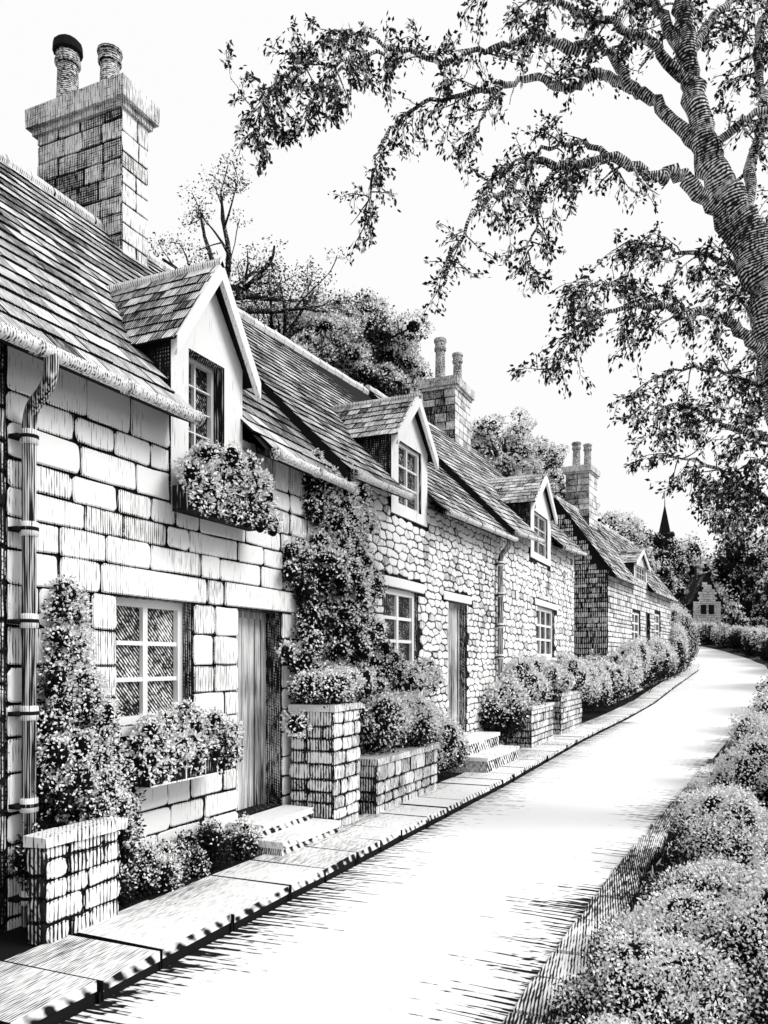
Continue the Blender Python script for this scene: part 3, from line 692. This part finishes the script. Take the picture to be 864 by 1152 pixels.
tr=[Vector((0,0,-.1)),Vector((-.1,0,1.2)),Q(940,660),Q(908,560),Q(893,470),Q(880,390),Q(862,318),Q(832,250),Q(800,185),Q(781,110),Q(770,40),Q(768,-40),Q(780,-140)]
rr=[.48,.38,.33,.29,.26,.24,.22,.19,.155,.12,.10,.09,.07]
sp=smooth(tr,7); rs=list(np.interp(np.linspace(0,12,len(sp)),range(13),rr)); rs=[x*U(.89,1.12) for x in rs]
sp=[q+rv()*.028 for q in sp]
mb.tube(sp,rs,16)
PT=dict(step=.075,wig=.24,curl=.10,droop=[.18,.15,.07],kids=[0,1,1],kp=[0,.8,.55],fwd=.85,leaf=1,nl=3,ls=.075,rmin=.0045)
def limb(pts,r0,r1,c0,c1,dens=1.0,start=.2,length=.75,P=PT):
    n=len(pts); V3=[Q(a,b,c0+(c1-c0)*i/(n-1)) for i,(a,b) in enumerate(pts)]
    s=smooth(V3,6); s=[s[0]]+[q+rv()*.032 for q in s[1:]]; R=[(r0+(r1-r0)*(i/(len(s)-1))**.5)*U(.88,1.12) for i in range(len(s))]
    mb.tube(s,R,8)
    for i in range(1,len(s)-1):
        f=i/(len(s)-1)
        if f<start: continue
        cnt=dens*(.6+.6*f); k=int(cnt)+(random.random()<cnt-int(cnt))
        tg=(s[i+1]-s[i]).normalized()
        for q in range(k):
            side=rv(); side.y*=.8; side.z=side.z*.8-.2
            d=(tg*.5+side*1.0).normalized()
            sprout(mb,Lf,s[i],d,length*U(.5,1.15),max(.010,R[i]*.35),2 if random.random()<.3 else 1,P)
limb([(845,290),(800,230),(762,196),(735,200),(695,178),(640,188),(600,180),(575,212),(545,228),(520,265),(497,320)],.12,.012,0,-.6,.65,.25,.45)
limb([(690,178),(650,160),(610,168),(575,185),(545,210)],.045,.010,-.2,.4,.8,.2,.42)
limb([(620,195),(606,225),(600,262),(592,300)],.03,.008,-.3,-.1,1.0,.1,.36)
limb([(800,180),(752,128),(712,98),(672,84),(640,100),(600,88),(555,98),(505,108),(465,125),(430,160),(415,215),(412,255)],.10,.009,0,.8,.75,.25,.42)
limb([(560,98),(545,125),(535,150)],.03,.01,.3,.5,1.0,.1,.35)
limb([(785,110),(745,60),(700,30),(650,15),(600,-5),(540,-20)],.08,.025,0,-.8,.8,.3,.5)
limb([(650,60),(600,45),(545,55),(490,70),(445,55),(400,68),(355,72),(320,85),(296,112),(284,155)],.05,.009,-.3,-.6,1.0,.1,.42)
limb([(400,68),(375,85),(352,110),(340,150)],.025,.009,-.5,-.3,1.1,.1,.3)
limb([(445,55),(400,35),(360,42)],.025,.009,-.4,0,1.0,.1,.35)
limb([(712,98),(680,55),(650,50),(610,45)],.055,.04,0,-.3,.4,.3,.45)
limb([(875,408),(838,378),(800,352),(770,356),(745,346),(705,345),(668,358),(640,378),(615,420)],.09,.010,0,-.5,.85,.2,.42)
limb([(745,346),(710,325),(675,318),(640,335)],.035,.010,-.2,.3,.9,.1,.38)
limb([(895,500),(855,490),(820,480),(780,462),(745,455),(712,466)],.07,.010,0,.6,1.3,.1,.42)
limb([(905,590),(866,565),(830,545),(790,520),(755,515)],.07,.010,.3,1.0,1.3,.1,.42)
limb([(885,450),(855,436),(820,420),(775,415),(735,425)],.06,.010,.6,1.4,1.2,.1,.38)
limb([(915,610),(875,585),(850,580),(820,590)],.05,.010,-.3,.2,1.7,.1,.38)
limb([(895,540),(850,520),(835,540),(800,560)],.05,.010,-.2,.5,1.4,.1,.38)
limb([(925,580),(890,500),(862,450),(850,400)],.08,.03,.4,.8,1.2,.1,.38)
limb([(890,420),(860,390),(835,340),(815,320)],.05,.012,.3,.9,1.1,.1,.38)
limb([(835,250),(848,180),(858,110),(850,50),(870,0)],.09,.04,0,.8,1.0,.2,.5)
limb([(775,60),(800,25),(830,-10),(850,-60)],.07,.03,0,.5,1.0,.1,.5)
limb([(800,175),(830,140),(870,120),(900,100)],.06,.03,0,-.6,.9,.2,.5)
limb([(775,75),(740,10),(700,-40),(640,-70)],.08,.04,0,.6,.9,.2,.55)
limb([(858,330),(825,300),(780,285),(740,280),(705,272)],.06,.012,0,.9,1.1,.2,.40)
limb([(862,340),(850,310),(860,260),(880,220)],.05,.02,0,.6,1.2,.1,.42)
mobj('trunk',mb,['bark'],T,smooth=True)
P=np.array([tuple(a) for a,_ in Lf]); Dv=np.array([tuple(b) for _,b in Lf])+np.array([0,0,-.5])
leafobj(T,P,Dv,.062,.22,aspect=.5,rnd=.7)
print('BIG LEAVES',len(Lf))
def bgtree(loc,cz,R,limbs,leafsize,nl,white,label,group='trees behind the cottages',wood=.12,lv=2,puff=.3,rz=0):
    T=empty('branching_tree',loc,rz,label=label,category='tree',group=group)
    mb=MB(); Lf=[]; fork=cz-R[2]*.95; tips=[]
    pts=[Vector((0,0,-.2)),Vector((U(-.2,.2),U(-.2,.2),fork*.5)),Vector((0,0,fork)),Vector((U(-.2,.2),U(-.2,.2),fork+R[2]*.4))]
    mb.tube(smooth(pts,3),list(np.linspace(wood*2,wood*1.1,10)),8)
    P=dict(step=R[0]*.10,wig=.20,curl=.14,droop=[.0,-.01,-.01],kids=[0,1,1],kp=[0,.25,.5],fwd=1.0,leaf=-1,nl=0,ls=0,rmin=wood*.10,up=.1,tips=tips)
    for i in range(limbs):
        a=2*math.pi*i/limbs+U(-.3,.3); e=U(0,1.1)
        d=Vector((math.cos(a)*math.cos(e)*R[0],math.sin(a)*math.cos(e)*R[1],(math.sin(e)+.2)*R[2]))
        st=Vector((0,0,fork+U(0,R[2]*.35)))
        sprout(mb,Lf,st,d.normalized(),d.length*U(.7,.95),wood*.75,lv,P)
    mobj('trunk',mb,['bark2'],T,smooth=True)
    C=np.array([tuple(t) for t in tips]); C=np.repeat(C,nl,axis=0); u=unit(rng.normal(size=(len(C),3)))*np.array([1,1,.65])
    C=C+u*puff*(rng.random(len(C))**.45)[:,None]
    leafobj(T,C,u,leafsize,white,.6,1.0); print(label,len(C))
bgtree((-13.0,18.4,0),13.6,(3.1,3.1,2.4),11,.07,64,.42,'tall branching tree with rounded lacy leaf clusters behind roof',wood=.14,puff=.36)
bgtree((-13.0,21.0,0),12.7,(2.9,2.9,2.1),10,.075,70,.42,'small branching tree with rounded leaf clusters behind roof',wood=.12,puff=.38)
G='dark trees behind the cottages'
def crown_tree(c,r,leaf,white,label,k=12,gz=0,tr=.2,grad=.5,core=.5):
    T=empty('leafy_tree',(c[0],c[1],gz),label=label,category='tree',group=G)
    m=MB(); hz=c[2]-gz; m.tube([(0,0,-.3),(0,0,hz*.5),(.1,0,hz)],[tr*1.4,tr,tr*.6],8)
    bl=[]
    for i in range(k):
        d=rng.normal(size=3); d/=np.linalg.norm(d); q=U(.5,1.0); f=U(.14,.27)
        e=(d[0]*r[0]*q,d[1]*r[1]*q,d[2]*r[2]*q)
        bl.append(((c[0]+e[0],c[1]+e[1],c[2]+e[2]),(r[0]*f,r[1]*f,r[2]*f*.75)))
        if i%2==0: m.tube(smooth([Vector((0,0,hz-r[2]*.8)),Vector((e[0]*.4+U(-.3,.3),e[1]*.5,hz+e[2]*.4-.2)),Vector((e[0]*.8+U(-.2,.2),e[1]*.8,hz+e[2]*.8)),Vector((e[0],e[1],hz+e[2]))],2),[tr*.5,tr*.45,tr*.34,tr*.28,tr*.2,tr*.16,tr*.1],5)
    mobj('trunk',m,['bark2'],T)
    o=bush('crown',bl,leaf=leaf,white=white,zmin=gz,dens=1.15,loc=(c[0],c[1],gz),grad=grad,loose=.4,core=core)
    o.parent=T; o.location=(0,0,0)
for (c,r,w_,lf) in (((-14.2,22.8,11.7),(1.7,1.7,1.5),.42,.09),((-13.2,24.5,12.5),(2.3,2.2,2.1),.44,.09),((-12.9,26.9,13.4),(2.2,2.2,2.1),.46,.1),((-13.8,28.6,13.8),(2.4,2.3,2.2),.48,.1),((-12.9,30.6,12.4),(2.1,2.0,2.1),.44,.1),((-13.2,26.5,11.4),(2.2,2.0,1.6),.32,.1),((-13.2,21.0,10.4),(1.7,1.8,1.3),.3,.09)):
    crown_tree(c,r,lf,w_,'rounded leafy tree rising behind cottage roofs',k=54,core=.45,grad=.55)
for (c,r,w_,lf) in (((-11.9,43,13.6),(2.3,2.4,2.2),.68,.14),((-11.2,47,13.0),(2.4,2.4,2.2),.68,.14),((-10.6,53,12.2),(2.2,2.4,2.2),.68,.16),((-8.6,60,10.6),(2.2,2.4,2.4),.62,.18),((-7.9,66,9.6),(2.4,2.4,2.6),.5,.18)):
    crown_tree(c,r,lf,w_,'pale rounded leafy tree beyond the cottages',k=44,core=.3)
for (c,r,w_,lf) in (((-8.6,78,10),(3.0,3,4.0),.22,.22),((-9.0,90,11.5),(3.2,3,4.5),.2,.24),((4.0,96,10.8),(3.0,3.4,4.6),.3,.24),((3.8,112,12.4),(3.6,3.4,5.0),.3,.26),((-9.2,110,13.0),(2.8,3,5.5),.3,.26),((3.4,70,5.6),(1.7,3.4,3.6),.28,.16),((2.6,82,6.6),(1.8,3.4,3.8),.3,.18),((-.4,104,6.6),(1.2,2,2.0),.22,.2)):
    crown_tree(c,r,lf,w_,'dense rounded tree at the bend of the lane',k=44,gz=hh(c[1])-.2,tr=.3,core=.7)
bl=[]
for i in range(110):
    xx=-34+i*.78; bl.append(((xx+U(-1,1),165+U(-12,12),13.5+U(-4,8)),(U(2.2,3.6),U(3,4),U(2.4,4.0))))
bush('woodland',bl,leaf=.48,white=.26,dens=.85,zmin=5,loc=(5,165,9),kind='stuff',loose=.4)
m=MB(); m.box((-.9,-.9,-1),(.9,.9,10.2),.2,0); m.box((-1.05,-1.05,10.2),(1.05,1.05,10.5),0,0)
for a,b in (((-.9,-.9),(.9,-.9)),((.9,-.9),(.9,.9)),((.9,.9),(-.9,.9)),((-.9,.9),(-.9,-.9))): m.poly([(a[0]*.7,a[1]*.7,10.5),(b[0]*.7,b[1]*.7,10.5),(0,0,14.0)],.6,1)
m.tube([(0,0,13.8),(0,0,14.7)],[.06,.03],5,1,1); m.box((-.3,-.93,7.6),(.3,-.9,9.2),1,1); m.al=[]
mobj('church_tower',m,['bark2','bark2'],loc=(-8.0,99,6.4),label='slim distant church tower with pointed spire',category='church tower')
# ============================================================ light, world, camera
sd=Vector((1,.18,.85)).normalized()
sun=bpy.data.lights.new('sun','SUN'); sun.energy=2.7; sun.angle=math.radians(26); sun.color=(1,.995,.985)
so=bpy.data.objects.new('sun',sun); col.objects.link(so); so.rotation_euler=sd.to_track_quat('Z','Y').to_euler(); so.location=(20,10,30)
w=bpy.data.worlds.new('World'); scene.world=w; w.use_nodes=True; nt=w.node_tree; bg=nt.nodes['Background']
sk=nt.nodes.new('ShaderNodeTexSky'); sk.sky_type='NISHITA'; sk.sun_disc=False; sk.sun_elevation=math.asin(sd.z); sk.sun_rotation=math.atan2(sd.x,sd.y)
hs=nt.nodes.new('ShaderNodeHueSaturation'); hs.inputs['Saturation'].default_value=0; hs.inputs['Value'].default_value=.1
nt.links.new(sk.outputs[0],hs.inputs['Color'])
mx=nt.nodes.new('ShaderNodeMix'); mx.data_type='RGBA'; mx.inputs[0].default_value=.97; mx.inputs[7].default_value=(1,1,1,1)
nt.links.new(hs.outputs[0],mx.inputs[6]); nt.links.new(mx.outputs[2],bg.inputs[0]); bg.inputs[1].default_value=1.0
cam=bpy.data.cameras.new('camera'); co=bpy.data.objects.new('camera',cam); col.objects.link(co)
co.location=(0,0,1.9); co.rotation_euler=(math.radians(90),0,th); cam.sensor_width=36; cam.lens=28.125; cam.shift_y=168/1152; cam.clip_end=3000; cam.clip_start=.05
scene.camera=co
